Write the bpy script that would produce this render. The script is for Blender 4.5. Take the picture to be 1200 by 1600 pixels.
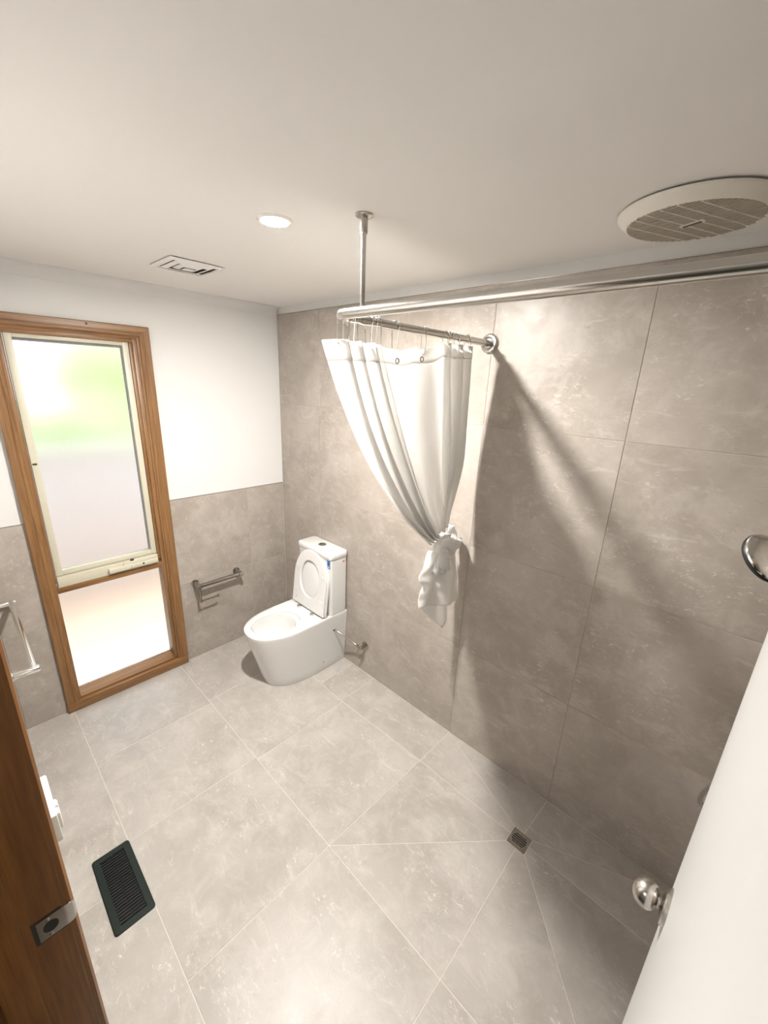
import bpy, bmesh, math, random
from mathutils import Vector, Matrix, noise
for o in list(bpy.data.objects): bpy.data.objects.remove(o)
sc = bpy.context.scene
COL = sc.collection
PI = math.pi
random.seed(7)

# ---------------------------------------------------------------- camera
CAM = Vector((2.7065, -1.7263, 1.9747))
RIGHT = Vector((0.72133, 0.69146, 0.03955)); DOWN = Vector((0.23590, -0.19159, -0.95270)); FWD = Vector((-0.65118, 0.69655, -0.30131))
cd = bpy.data.cameras.new('camera'); cam = bpy.data.objects.new('camera', cd); COL.objects.link(cam)
cd.sensor_fit = 'HORIZONTAL'; cd.sensor_width = 36.0; cd.lens = 641.15 / 1200 * 36
cd.clip_start = 0.01
m = Matrix.Identity(4)
for i in range(3):
    m[i][0] = RIGHT[i]; m[i][1] = -DOWN[i]; m[i][2] = -FWD[i]; m[i][3] = CAM[i]
cam.matrix_world = m
sc.camera = cam

# ---------------------------------------------------------------- world, sun, exposure
w = bpy.data.worlds.new('sky'); sc.world = w; w.use_nodes = True
bg = w.node_tree.nodes['Background']; bg.inputs[0].default_value = (0.86, 0.93, 1.0, 1); bg.inputs[1].default_value = 2.1
sd = bpy.data.lights.new('sun', 'SUN'); sd.energy = 1.5; sd.angle = 0.01; sd.color = (1, .95, .86)
sun = bpy.data.objects.new('sun', sd); COL.objects.link(sun); sun.rotation_euler = Vector((.25, -.45, -.86)).to_track_quat('-Z', 'Y').to_euler()
sun.location = (-6, 0, 8)
DOWNLIGHT_L = 3300.0      # radiance of the bathroom downlight lens
HALL_L = 760.0            # radiance of the hallway downlight lens
vs = sc.view_settings
vs.view_transform = 'Standard'; vs.look = 'None'; vs.gamma = 1.0; vs.use_curve_mapping = False; vs.exposure = 0.30

# ---------------------------------------------------------------- dimensions (metres)
XE = 3.05            # end wall of the shower
YD = -1.742          # room face of the doorway wall
ZC = 2.435           # ceiling
ZT = 2.388           # top of the wall tiles in the shower
TT = 0.008           # tile thickness
JX0, JX1 = 1.98, 2.806   # door opening

# ---------------------------------------------------------------- materials
def newmat(name):
    mt = bpy.data.materials.new(name); mt.use_nodes = True
    nt = mt.node_tree; p = nt.nodes['Principled BSDF']
    return mt, nt, p
def mat(name, col, rough=.5, metal=0., spec=.5, coat=0., emit=None, bump=None):
    mt, nt, p = newmat(name)
    p.inputs['Base Color'].default_value = (*col, 1); p.inputs['Roughness'].default_value = rough
    p.inputs['Metallic'].default_value = metal; p.inputs['Specular IOR Level'].default_value = spec
    p.inputs['Coat Weight'].default_value = coat
    if emit:
        p.inputs['Emission Color'].default_value = (*emit[0], 1); p.inputs['Emission Strength'].default_value = emit[1]
    if bump:
        tc = nt.nodes.new('ShaderNodeTexCoord'); n = nt.nodes.new('ShaderNodeTexNoise'); n.inputs['Scale'].default_value = bump[0]; n.inputs['Detail'].default_value = 4
        b = nt.nodes.new('ShaderNodeBump'); b.inputs['Strength'].default_value = bump[1]; b.inputs['Distance'].default_value = .002
        nt.links.new(tc.outputs['Object'], n.inputs['Vector']); nt.links.new(n.outputs['Fac'], b.inputs['Height']); nt.links.new(b.outputs['Normal'], p.inputs['Normal'])
    return mt
def tile_mat(name, c_dark, c_mid, c_pale, rough=.39):
    mt, nt, p = newmat(name); N = nt.nodes.new; L = nt.links.new
    tc = N('ShaderNodeTexCoord'); oi = N('ShaderNodeObjectInfo')
    sc_ = N('ShaderNodeVectorMath'); sc_.operation = 'SCALE'; sc_.inputs[0].default_value = (31, 17, 23); L(oi.outputs['Random'], sc_.inputs['Scale'])
    ad = N('ShaderNodeVectorMath'); ad.operation = 'ADD'; L(tc.outputs['Object'], ad.inputs[0]); L(sc_.outputs[0], ad.inputs[1])
    def nz(scale, detail, dist, rot=None, scl=None, rough_=.55):
        n = N('ShaderNodeTexNoise'); n.inputs['Scale'].default_value = scale; n.inputs['Detail'].default_value = detail
        n.inputs['Distortion'].default_value = dist; n.inputs['Roughness'].default_value = rough_
        if rot:
            mp = N('ShaderNodeMapping'); mp.inputs['Rotation'].default_value = rot; mp.inputs['Scale'].default_value = scl
            L(ad.outputs[0], mp.inputs['Vector']); L(mp.outputs[0], n.inputs['Vector'])
        else: L(ad.outputs[0], n.inputs['Vector'])
        return n
    def ramp(n, a, b):
        r = N('ShaderNodeMapRange'); r.inputs['From Min'].default_value = a; r.inputs['From Max'].default_value = b; r.interpolation_type = 'SMOOTHSTEP'
        L(n.outputs['Fac'], r.inputs['Value']); return r
    def mix(f, a, b, amt=None):
        mx = N('ShaderNodeMix'); mx.data_type = 'RGBA'
        if amt is not None:
            mu = N('ShaderNodeMath'); mu.operation = 'MULTIPLY'; mu.inputs[1].default_value = amt; L(f.outputs[0], mu.inputs[0]); f = mu
        L(f.outputs[0], mx.inputs['Factor'])
        for s, v in (('A', a), ('B', b)):
            sk = [i for i in mx.inputs if i.name == s and i.type == 'RGBA'][0]
            if isinstance(v, tuple): sk.default_value = (*v, 1)
            else: L([q for q in v.outputs if q.type == 'RGBA'][0], sk)
        return mx
    big = ramp(nz(2.6, 8, .5, rough_=.62), .35, .66)
    base = mix(big, c_dark, c_mid)
    med = ramp(nz(9, 10, .5, rough_=.72), .42, .70)
    base = mix(med, base, c_pale, .42)
    st = nz(6, 10, .7, rot=(.5, .75, .7), scl=(1, 3.2, 3.2), rough_=.7)      # diagonal veins
    base = mix(ramp(st, .545, .72), base, c_pale, .60)
    msk = ramp(nz(5.0, 6, .6), .46, .62)
    fl = nz(34, 8, 1.0, rot=(.5, .75, .7), scl=(1, 2.0, 2.0), rough_=.75)
    fr = ramp(fl, .54, .66); mm = N('ShaderNodeMath'); mm.operation = 'MULTIPLY'; L(fr.outputs[0], mm.inputs[0]); L(msk.outputs[0], mm.inputs[1])
    base = mix(mm, base, tuple(min(1, c * 1.12) for c in c_pale), .88)
    dk = ramp(nz(34, 5, 1.2, rough_=.7), .64, .74)
    base = mix(dk, base, tuple(c * .66 for c in c_dark), .60)
    L([q for q in base.outputs if q.type == 'RGBA'][0], p.inputs['Base Color'])
    rr = N('ShaderNodeMapRange'); rr.inputs['To Min'].default_value = rough - .05; rr.inputs['To Max'].default_value = rough + .1
    L(med.outputs[0], rr.inputs['Value']); L(rr.outputs[0], p.inputs['Roughness'])
    b = N('ShaderNodeBump'); b.inputs['Strength'].default_value = .30; b.inputs['Distance'].default_value = .0012
    L(fl.outputs['Fac'], b.inputs['Height']); L(b.outputs[0], p.inputs['Normal'])
    p.inputs['Specular IOR Level'].default_value = .45
    return mt
def wood_mat(name, axis, c0, c1, rough=.38):
    mt, nt, p = newmat(name); N = nt.nodes.new; L = nt.links.new
    tc = N('ShaderNodeTexCoord'); mp = N('ShaderNodeMapping'); s = [26, 26, 26]; s[axis] = 1.5; mp.inputs['Scale'].default_value = s
    L(tc.outputs['Object'], mp.inputs['Vector'])
    n = N('ShaderNodeTexNoise'); n.inputs['Scale'].default_value = 1.6; n.inputs['Detail'].default_value = 7; n.inputs['Distortion'].default_value = .5; L(mp.outputs[0], n.inputs['Vector'])
    n2 = N('ShaderNodeTexNoise'); n2.inputs['Scale'].default_value = 7; n2.inputs['Detail'].default_value = 4; L(mp.outputs[0], n2.inputs['Vector'])
    r = N('ShaderNodeValToRGB'); r.color_ramp.elements[0].position = .3; r.color_ramp.elements[1].position = .72
    r.color_ramp.elements[0].color = (*c0, 1); r.color_ramp.elements[1].color = (*c1, 1)
    ma = N('ShaderNodeMath'); ma.operation = 'MULTIPLY_ADD'; ma.inputs[1].default_value = .35; L(n2.outputs['Fac'], ma.inputs[0])
    sb = N('ShaderNodeMath'); sb.operation = 'MULTIPLY'; sb.inputs[1].default_value = .65; L(n.outputs['Fac'], sb.inputs[0]); L(sb.outputs[0], ma.inputs[2])
    L(ma.outputs[0], r.inputs['Fac']); L(r.outputs[0], p.inputs['Base Color'])
    p.inputs['Roughness'].default_value = rough
    b = N('ShaderNodeBump'); b.inputs['Strength'].default_value = .12; b.inputs['Distance'].default_value = .001; L(n.outputs['Fac'], b.inputs['Height']); L(b.outputs[0], p.inputs['Normal'])
    return mt
M = {}
M['wall_tile'] = tile_mat('wall_tile', (.325, .285, .245), (.40, .355, .312), (.52, .475, .43))
M['floor_tile'] = tile_mat('floor_tile', (.365, .335, .30), (.435, .405, .37), (.57, .54, .50), .40)
M['grout'] = mat('grout', (.66, .63, .58), .85)
M['wall_grout'] = mat('wall_grout', (.47, .425, .38), .85)
M['plaster'] = mat('plaster', (.69, .68, .665), .75, spec=.2, bump=(60, .05))
M['ceiling'] = mat('ceiling', (.79, .775, .755), .8, spec=.2, bump=(60, .05))
M['paint'] = mat('paint', (.64, .635, .62), .32)
M['ceramic'] = mat('ceramic', (.70, .70, .685), .08, spec=.6, coat=.4)
M['plastic'] = mat('plastic', (.72, .715, .70), .22)
M['white_plate'] = mat('white_plate', (.70, .69, .64), .3)
M['chrome'] = mat('chrome', (.82, .81, .79), .10, 1.)
M['steel'] = mat('steel', (.55, .53, .50), .20, 1.)
M['nickel'] = mat('nickel', (.50, .47, .435), .24, 1.)
M['black'] = mat('black', (.012, .012, .012), .5)
M['chrome_dark_reflect'] = mat('chrome_dark_reflect', (.36, .34, .31), .12, 1.)  # base darkened to imitate dark surroundings mirrored in chrome fittings
M['dark'] = mat('dark', (.03, .028, .025), .7)
M['vent_green'] = mat('vent_green', (.011, .018, .014), .5, spec=.25)
M['vent_dark'] = mat('vent_dark', (.003, .0045, .004), .6, spec=.15)
M['cream_alu'] = mat('cream_alu', (.56, .53, .42), .4)
M['grey_rubber'] = mat('grey_rubber', (.18, .18, .18), .6)
M['fan_white'] = mat('fan_white', (.78, .75, .69), .45)
M['fan_grille'] = mat('fan_grille', (.36, .325, .265), .6)
M['hall_paint'] = mat('hall_paint', (.40, .37, .32), .7)
M['hall_carpet'] = mat('hall_carpet', (.035, .045, .032), .95, bump=(400, .6))
M['blue'] = mat('blue', (.03, .17, .52), .4)
M['ink'] = mat('ink', (.05, .06, .09), .5)
M['red'] = mat('red', (.5, .10, .09), .5)
M['wood_z'] = wood_mat('wood_z', 2, (.15, .068, .022), (.31, .165, .066))
M['wood_y'] = wood_mat('wood_y', 1, (.15, .068, .022), (.31, .165, .066))
M['wood_x'] = wood_mat('wood_x', 0, (.15, .068, .022), (.31, .165, .066))
M['jamb_z'] = wood_mat('jamb_z', 2, (.13, .046, .008), (.28, .120, .026), .36)
M['lamp'] = mat('lamp', (1, 1, 1), .5, emit=((1, .965, .915), DOWNLIGHT_L))
M['hall_lamp'] = mat('hall_lamp', (1, 1, 1), .5, emit=((1, .96, .91), HALL_L))
M['fence'] = mat('fence', (.60, .535, .51), .8, bump=(9, .4))
M['paver'] = mat('paver', (.74, .56, .43), .85, bump=(12, .3))
M['concrete'] = mat('concrete', (.78, .74, .69), .85, bump=(12, .3))
M['leaf'] = mat('leaf', (.50, .62, .30), .6)
M['bark'] = mat('bark', (.16, .11, .07), .9)
def cloth_mat(name, tl):
    mt, nt, p = newmat(name); N = nt.nodes.new; L = nt.links.new
    p.inputs['Base Color'].default_value = (.93, .92, .905, 1); p.inputs['Roughness'].default_value = .62; p.inputs['Sheen Weight'].default_value = .15
    tr = N('ShaderNodeBsdfTranslucent'); tr.inputs[0].default_value = (.93, .92, .90, 1)
    mx = N('ShaderNodeMixShader'); mx.inputs[0].default_value = tl
    L(p.outputs[0], mx.inputs[1]); L(tr.outputs[0], mx.inputs[2]); L(mx.outputs[0], nt.nodes['Material Output'].inputs[0])
    return mt
M['cloth'] = cloth_mat('cloth', .49); M['cloth_thick'] = cloth_mat('cloth_thick', .30)
def frost_mat():
    mt, nt, p = newmat('frosted_glass'); N = nt.nodes.new; L = nt.links.new
    p.inputs['Base Color'].default_value = (.97, .98, .96, 1); p.inputs['Transmission Weight'].default_value = 1; p.inputs['Roughness'].default_value = .30; p.inputs['IOR'].default_value = 1.3
    tc = N('ShaderNodeTexCoord'); mp = N('ShaderNodeMapping'); mp.inputs['Scale'].default_value = (1, 40, 9); L(tc.outputs['Object'], mp.inputs[0])
    n = N('ShaderNodeTexNoise'); n.inputs['Scale'].default_value = 2; n.inputs['Detail'].default_value = 5; L(mp.outputs[0], n.inputs['Vector'])
    b = N('ShaderNodeBump'); b.inputs['Strength'].default_value = .25; b.inputs['Distance'].default_value = .003; L(n.outputs['Fac'], b.inputs['Height']); L(b.outputs[0], p.inputs['Normal'])
    return mt
M['frost'] = frost_mat()

# ---------------------------------------------------------------- mesh helpers
class MB:
    def __init__(s): s.v = []; s.f = []
    def add(s, vs_, fs):
        n = len(s.v); s.v += [tuple(q) for q in vs_]; s.f += [tuple(i + n for i in f) for f in fs]; return s
    def box(s, lo, hi, b=0.):
        bm = bmesh.new(); bmesh.ops.create_cube(bm, size=1)
        for q in bm.verts: q.co = Vector([lo[i] + (q.co[i] + .5) * (hi[i] - lo[i]) for i in range(3)])
        if b: bmesh.ops.bevel(bm, geom=bm.edges[:], offset=b, segments=2, affect='EDGES', profile=.5)
        bm.verts.index_update()
        s.add([q.co[:] for q in bm.verts], [[q.index for q in f.verts] for f in bm.faces]); bm.free(); return s
    def rings(s, rs, closed=True, cap0=True, cap1=True, loop=False):
        n = len(rs[0]); vs_ = [q for r in rs for q in r]; fs = []
        K = len(rs)
        for k in range(K if loop else K - 1):
            k2 = (k + 1) % K
            for i in range(n if closed else n - 1):
                j = (i + 1) % n; fs.append((k * n + i, k * n + j, k2 * n + j, k2 * n + i))
        if closed and not loop:
            if cap0: fs.append(tuple(reversed(range(n))))
            if cap1: fs.append(tuple((K - 1) * n + i for i in range(n)))
        return s.add(vs_, fs)
    def tube(s, pts, r, n=14, cap=True, loop=False):
        pts = [Vector(q) for q in pts]; K = len(pts); rs = []
        t0 = (pts[1] - pts[0]).normalized(); up = Vector((0, 0, 1)) if abs(t0.z) < .9 else Vector((1, 0, 0))
        a = t0.cross(up).normalized()
        for k in range(K):
            if loop: t = pts[(k + 1) % K] - pts[k - 1]
            else: t = pts[min(k + 1, K - 1)] - pts[max(k - 1, 0)]
            t.normalize(); a = (a - t * a.dot(t)).normalized(); b = t.cross(a)
            rad = r[k] if isinstance(r, (list, tuple)) else r
            rs.append([pts[k] + (a * math.cos(2 * PI * i / n) + b * math.sin(2 * PI * i / n)) * rad for i in range(n)])
        return s.rings(rs, True, cap, cap, loop)
    def lathe(s, prof, org, axis, n=32):
        ax = Vector(axis).normalized(); up = Vector((0, 0, 1)) if abs(ax.z) < .9 else Vector((1, 0, 0))
        a = ax.cross(up).normalized(); b = ax.cross(a); org = Vector(org)
        rs = [[org + ax * h + (a * math.cos(2 * PI * i / n) + b * math.sin(2 * PI * i / n)) * max(r, 1e-5) for i in range(n)] for r, h in prof]
        return s.rings(rs, True, True, True)
    def prism(s, poly, z0, z1, fn=lambda x, y, z: (x, y, z), b=0.):
        n = len(poly)
        lo = [fn(x, y, z0) for x, y in poly]; hi = [fn(x, y, z1) for x, y in poly]
        return s.rings([lo, hi])
def obj(name, mb, mt, parent=None, smooth=True, angle=32, label=None):
    me = bpy.data.meshes.new(name); me.from_pydata(mb.v, [], mb.f); me.update()
    bm = bmesh.new(); bm.from_mesh(me); bmesh.ops.recalc_face_normals(bm, faces=bm.faces[:]); bm.to_mesh(me); bm.free()
    if smooth:
        for p in me.polygons: p.use_smooth = True
        me.set_sharp_from_angle(angle=math.radians(angle))
    me.materials.append(M[mt] if isinstance(mt, str) else mt)
    o = bpy.data.objects.new(name, me); COL.objects.link(o)
    if parent: attach(o, parent)
    if label: o['label'] = label
    return o
def attach(o, parent):
    o.parent = parent
    if parent.type == 'EMPTY': o.location = -parent.location
def tag(o, label, cat, group=None, kind=None):
    o['label'] = label; o['category'] = cat
    if group: o['group'] = group
    if kind: o['kind'] = kind
    return o
def thing(name, label, cat, loc=(0, 0, 0), group=None, kind=None):
    o = bpy.data.objects.new(name, None); COL.objects.link(o); o.location = loc; o.empty_display_size = .1
    return tag(o, label, cat, group, kind)
def box(name, lo, hi, mt, parent=None, b=0., **k): return obj(name, MB().box(lo, hi, b), mt, parent, **k)
def bez(p0, p1, p2, t): return tuple(p0[i] * (1 - t) ** 2 + 2 * p1[i] * t * (1 - t) + p2[i] * t * t for i in range(len(p0)))
def arc_path(a, c, b, n=8):
    """fillet from a to b around corner c (quarter circle for right angles)"""
    a, b, c = Vector(a), Vector(b), Vector(c); ctr = a + b - c; out = []
    for k in range(n + 1):
        t = k / n * PI / 2; out.append(ctr + (a - ctr) * math.cos(t) + (b - ctr) * math.sin(t))
    return out

# ================================================================= STRUCTURE
def poly_inset(poly, d):
    n = len(poly); A = sum(poly[i][0] * poly[(i + 1) % n][1] - poly[(i + 1) % n][0] * poly[i][1] for i in range(n))
    if A < 0: poly = poly[::-1]
    out = []
    for i in range(n):
        p0, p1, p2 = Vector(poly[i - 1]), Vector(poly[i]), Vector(poly[(i + 1) % n])
        e1 = (p1 - p0).normalized(); e2 = (p2 - p1).normalized(); n1 = Vector((-e1.y, e1.x)); n2 = Vector((-e2.y, e2.x))
        den = 1 + n1.dot(n2); q = p1 + (n1 + n2) * (d / max(den, .2)); out.append((q.x, q.y))
    return out
def tile(poly, fn, mt, parent, G=.0012):
    """slab with arrissed edges; fn(a, b, h) maps plane coordinates and height to the room; h = 0 is the tile's face"""
    p1 = poly_inset(poly, G); p2 = poly_inset(poly, G + .0009)
    mb = MB(); mb.rings([[fn(x, y, -TT) for x, y in p1], [fn(x, y, -.0008) for x, y in p1], [fn(x, y, 0) for x, y in p2]])
    return obj('tile', mb, mt, parent, smooth=False)
# --- floor
fl = box('floor', (-.15, -1.80, -.12), (XE + .15, .15, -.0011), 'grout', smooth=False)
tag(fl, 'grey stone-look tiled bathroom floor with pale grout lines', 'floor', kind='structure')
ff = lambda x, y, h: (x, y, h)
def rect(a0, a1, b0, b1): return [(a0, b0), (a1, b0), (a1, b1), (a0, b1)]
ft = []
yA, yB, yC, yD = 0.0, -.30, -.907, -1.522
ft += [rect(0, .48, yB, yA), rect(.48, .845, yB, yA), rect(.845, 1.062, yB, yA), [(1.062, -.30), (1.70, -.278), (1.70, 0), (1.062, 0)]]
ft += [rect(0, .48, yC, yB), rect(.48, 1.078, yC, yB), [(1.078, yC), (1.69, yC), (1.70, -.278), (1.078, -.30)]]
ft += [rect(0, .515, yD, yC), rect(.515, 1.06, yD, yC), rect(1.06, 1.69, yD, yC), rect(1.69, 2.30, yD, yC), rect(2.30, 2.90, yD, yC), rect(2.90, XE, yD, yC)]
ft += [rect(0, 1.22, YD - .03, yD), rect(1.22, 2.30, YD - .03, yD), rect(2.30, 2.90, YD - .03, yD), rect(2.90, XE, YD - .03, yD)]
dx0, dx1, dy0, dy1 = 2.240, 2.328, -.320, -.233; dmx, dmy = 2.288, -.274
ft += [[(1.70, 0), (1.70, -.278), (dx0, dmy), (dx0, dy1)], [(1.70, -.278), (1.69, yC), (dx0, dy0), (dx0, dmy)],
       [(1.69, yC), (2.30, yC), (dmx, dy0), (dx0, dy0)], [(2.30, yC), (2.90, yC), (dx1, dy0), (dmx, dy0)],
       [(2.90, yC), (2.90, -.278), (dx1, dmy), (dx1, dy0)], [(2.90, -.278), (2.90, 0), (dx1, dy1), (dx1, dmy)],
       [(2.90, 0), (2.296, 0), (dmx, dy1), (dx1, dy1)], [(2.296, 0), (1.70, 0), (dx0, dy1), (dmx, dy1)],
       rect(2.90, XE, -.278, 0), rect(2.90, XE, yC, -.278)]
for q in ft: tile(q, ff, 'floor_tile', fl, .0012)
# --- shower wall (y = 0) : full height tiles
wr = box('wall_right', (-.16, TT, -.12), (XE + .15, .16, ZC + .05), 'plaster', smooth=False)
tag(wr, 'shower wall of large grey stone-look tiles behind the toilet', 'wall', kind='structure')
box('grout_bed', (0, .0022, 0), (XE, TT, ZT), 'wall_grout', wr, smooth=False)
fw = lambda x, z, h: (x, -h, z)
cols = [0, .47, 1.702, 2.300, XE]; rows = [0, .6, 1.2, 1.8, ZT]
for i in range(4):
    for j in range(4): tile(rect(cols[i], cols[i + 1], rows[j], rows[j + 1]), fw, 'wall_tile', wr)
box('edge_strip', (0, -.0005, ZT), (XE, TT, ZT + .003), 'nickel', wr, smooth=False)
# --- window wall (x = 0), tiled dado and painted plaster above
WY0, WY1, WZ0, WZ1 = -1.50, -.888, .02, 2.165    # rough opening
wl = thing('wall_left', 'white painted window wall with a grey tiled dado', 'wall', (0, 0, 0), kind='structure')
mb = MB(); T = -.16
mb.box((T, WY1, -.12), (-TT, .16, ZC + .05)); mb.box((T, YD - .14, -.12), (-TT, WY0, ZC + .05))
mb.box((T, WY0, WZ1), (-TT, WY1, ZC + .05)); mb.box((T, WY0, -.12), (-TT, WY1, WZ0))
obj('plaster', mb, 'plaster', wl, smooth=False)
mb = MB(); mb.box((-TT, -.885, 0), (-.0022, 0, 1.2)); mb.box((-TT, YD, 0), (-.0022, -1.503, 1.2)); obj('grout_bed', mb, 'wall_grout', wl, smooth=False)
fx = lambda y, z, h: (h, y, z)
for (a, b) in ((-.305, 0), (-.885, -.305), (YD, -1.503)):
    for (c, d) in ((0, .6), (.6, 1.2)): tile(rect(a, b, c, d), fx, 'wall_tile', wl)
box('edge_strip', (-TT, -.842, 1.2), (.0005, 0, 1.203), 'nickel', wl, smooth=False)
box('edge_strip', (-TT, YD, 1.2), (.0005, -1.548, 1.203), 'nickel', wl, smooth=False)
# --- doorway wall (y = YD)
wf = thing('wall_front', 'doorway wall with grey tiled dado beside the timber door jamb', 'wall', (0, 0, 0), kind='structure')
mb = MB(); y0, y1 = YD - .118, YD - TT
mb.box((-.16, y0, -.12), (JX0 - .032, y1, ZC + .05)); mb.box((JX1 + .032, y0, -.12), (XE + .15, y1, ZC + .05)); mb.box((JX0 - .032, y0, 2.082), (JX1 + .032, y1, ZC + .05))
obj('plaster', mb, 'plaster', wf, smooth=False)
fd = lambda x, z, h: (x, YD + h, z)
for (a, b) in ((0, .5), (.5, 1.1), (1.1, 1.70), (1.70, JX0 - .034)):
    for (c, d) in ((0, .6), (.6, 1.2)): tile(rect(a, b, c, d), fd, 'wall_tile', wf)
# --- end wall of the shower (x = XE)
we = box('wall_far', (XE + TT, YD - .14, -.12), (XE + .15, .16, ZC + .05), 'plaster', smooth=False)
tag(we, 'tiled end wall of the shower carrying the shower rail', 'wall', kind='structure')
box('grout_bed', (XE + .0022, YD, 0), (XE + TT, 0, ZT), 'wall_grout', we, smooth=False)
fe = lambda y, z, h: (XE - h, y, z)
for i, (a, b) in enumerate(((-.6, 0), (-1.2, -.6), (YD, -1.2))):
    for j in range(4): tile(rect(a, b, rows[j], rows[j + 1]), fe, 'wall_tile', we)
# --- ceiling
ce = box('ceiling', (-.16, YD - .118, ZC), (XE + .15, .16, ZC + .1), 'ceiling', smooth=False)
tag(ce, 'smooth off-white plaster ceiling', 'ceiling', kind='structure')
# coved cornice along the window wall and doorway wall
def cove(name, p0, p1, inward, label):
    prof = [(0, 0), (0, -.055)]
    for k in range(7):
        t = k / 6 * PI / 2; prof.append((.06 - .06 * math.cos(t) * 1.0, -.055 + .05 * math.sin(t)) if False else (.055 * (1 - math.cos(t)) + .004, -.055 + .051 * math.sin(t)))
    prof.append((.06, 0))
    iw = Vector(inward); rs = []
    for p in (p0, p1): rs.append([Vector(p) + iw * a + Vector((0, 0, b)) for a, b in prof])
    o = obj(name, MB().rings(rs), 'plaster'); tag(o, label, 'cornice', kind='structure'); return o
cove('trim_1', (-TT, 0, ZC), (-TT, YD, ZC), (1, 0, 0), 'white coved plaster cornice above the window')
cove('trim_2', (0, YD - TT, ZC), (XE, YD - TT, ZC), (0, 1, 0), 'white coved plaster cornice above the doorway')

# --- door frame
df = thing('trim_3', 'orange-brown timber door jamb with a steel strike plate', 'door frame', (JX0, YD, 0), kind='structure')
def jamb_profile(side):
    s = 1 if side == 0 else -1; x = JX0 if side == 0 else JX1
    yf = YD + .0105
    return [(x - s * .032, yf), (x - s * .008, yf), (x - s * .002, yf - .004), (x - s * .002, yf - .0115), (x, yf - .013), (x, YD - .062), (x + s * .014, YD - .062), (x + s * .014, YD - .104), (x + s * .011, YD - .108), (x, YD - .108), (x, YD - .128), (x - s * .032, YD - .128)]
obj('jamb', MB().prism(jamb_profile(0), 0, 2.05), 'jamb_z', df, angle=20)
obj('jamb', MB().prism(jamb_profile(1), 0, 2.05), 'jamb_z', df, angle=20)
box('head_jamb', (JX0 - .032, YD - .128, 2.05), (JX1 + .032, YD + .004, 2.08), 'wood_x', df, b=.002)
# strike plate with curved lip
sz = 1.036
sp = MB()
ys = [YD + .011, YD + .008, YD + .003, YD - .006, YD - .044]; xs = [JX0 - .004, JX0 + .0005, JX0 + .0022, JX0 + .0018, JX0 + .0018]
hh = [.016, .020, .0225, .024, .024]
r1 = []; 
for x, y, h in zip(xs, ys, hh): r1.append([(x, y, sz - h), (x, y, sz + h), (x - .0022, y, sz + h), (x - .0022, y, sz - h)])
sp.rings(r1)
spo = obj('strike_plate', sp, 'steel', df, label='brushed steel strike plate')
lp = MB().lathe([(.0001, 0), (.0135, 0), (.0135, .0007), (.0001, .0007)], (JX0 + .0017, YD - .026, sz), (1, 0, 0), 20)
lp.v = [(x, (y - (YD - .026)) * .8 + YD - .026, (z - sz) * .9 + sz) for x, y, z in lp.v]
obj('latch_hole', lp, 'black', spo)
for dz in (-.018, .018):
    s_ = MB().lathe([(.0001, 0), (.0042, 0), (.0032, .0012), (.0001, .0014)], (JX0 + .0016, YD - .028, sz + dz), (1, 0, 0), 12)
    obj('screw', s_, 'nickel', spo)
box('mortice_cut', (JX0 - .001, YD - .050, sz - .028), (JX0 + .0006, YD - .008, sz + .028), 'dark', spo, smooth=False)

# --- door leaf, standing open into the room
DX = 2.7660; DT = .038; DY0, DY1 = -1.722, -.893
dr = thing('door_1', 'white flush door standing open with a round nickel knob', 'door', (DX, DY0, 0), kind='structure')
box('leaf', (DX, DY0, .012), (DX + DT, DY1, 2.04), 'paint', dr, b=.0015)
KY, KZ = DY1 - .062, 1.045
for s in (-1, 1):
    x0 = DX if s < 0 else DX + DT
    kn = obj('knob', MB().lathe([(.013, .004), (.0115, .012), (.0118, .017), (.0145, .0185), (.0225, .0225), (.0265, .029), (.0275, .036), (.0255, .045), (.0205, .053), (.012, .058), (.0001, .060)], (x0, KY, KZ), (s, 0, 0), 36), 'nickel', dr, label='brushed nickel door knob')
    obj('rosette', MB().lathe([(.0001, 0), (.035, 0), (.035, .0055), (.032, .0085), (.022, .0095), (.0165, .0125), (.0001, .0125)], (x0, KY, KZ), (s, 0, 0), 36), 'nickel', kn)
lt = box('latch_plate', (DX + .007, DY1 - .0004, KZ - .028), (DX + .031, DY1 + .0012, KZ + .028), 'steel', dr, b=.0005)
box('latch_bolt', (DX + .013, DY1, KZ - .011), (DX + .025, DY1 + .010, KZ + .011), 'steel', lt, b=.002)
for z in (.22, 1.05, 1.82):
    obj('hinge', MB().lathe([(.006, -.05), (.006, .05)], (DX + DT + .004, DY0 - .002, z), (0, 0, 1), 14), 'steel', dr)

# ================================================================= WINDOW
wn = thing('window_1', 'tall timber-framed frosted window with cream sash above a fixed pane', 'window', (0, -1.2, 0), kind='structure')
YL, YR, ZTOP = -1.548, -.842, 2.214      # outer edges of the architrave
def architrave(name, pa, pb, din, length_axis, mt):
    """moulded strip; pa,pb: outer corner ends; mitred at 45 deg by moving along the length with the inward offset"""
    prof = [(0, .0), (0, .019), (.004, .021), (.030, .021), (.033, .0185), (.036, .0185), (.039, .0215), (.046, .0225), (.053, .0195), (.056, .014), (.060, .0125), (.066, .012), (.066, 0)]
    return prof
def arch_side(y_out, s, z0, z1, mt, mitre_top=True):
    prof = architrave(None, 0, 0, 0, 0, 0); rs = [[], []]
    for a, h in prof:
        rs[0].append((h, y_out + s * a, z0)); rs[1].append((h, y_out + s * a, z1 - (a if mitre_top else 0)))
    return MB().rings(rs)
obj('architrave', arch_side(YR, -1, .058, ZTOP, 0), 'wood_z', wn, angle=25)
obj('architrave', arch_side(YL, 1, .058, ZTOP, 0), 'wood_z', wn, angle=25)
prof = architrave(None, 0, 0, 0, 0, 0)
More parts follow.
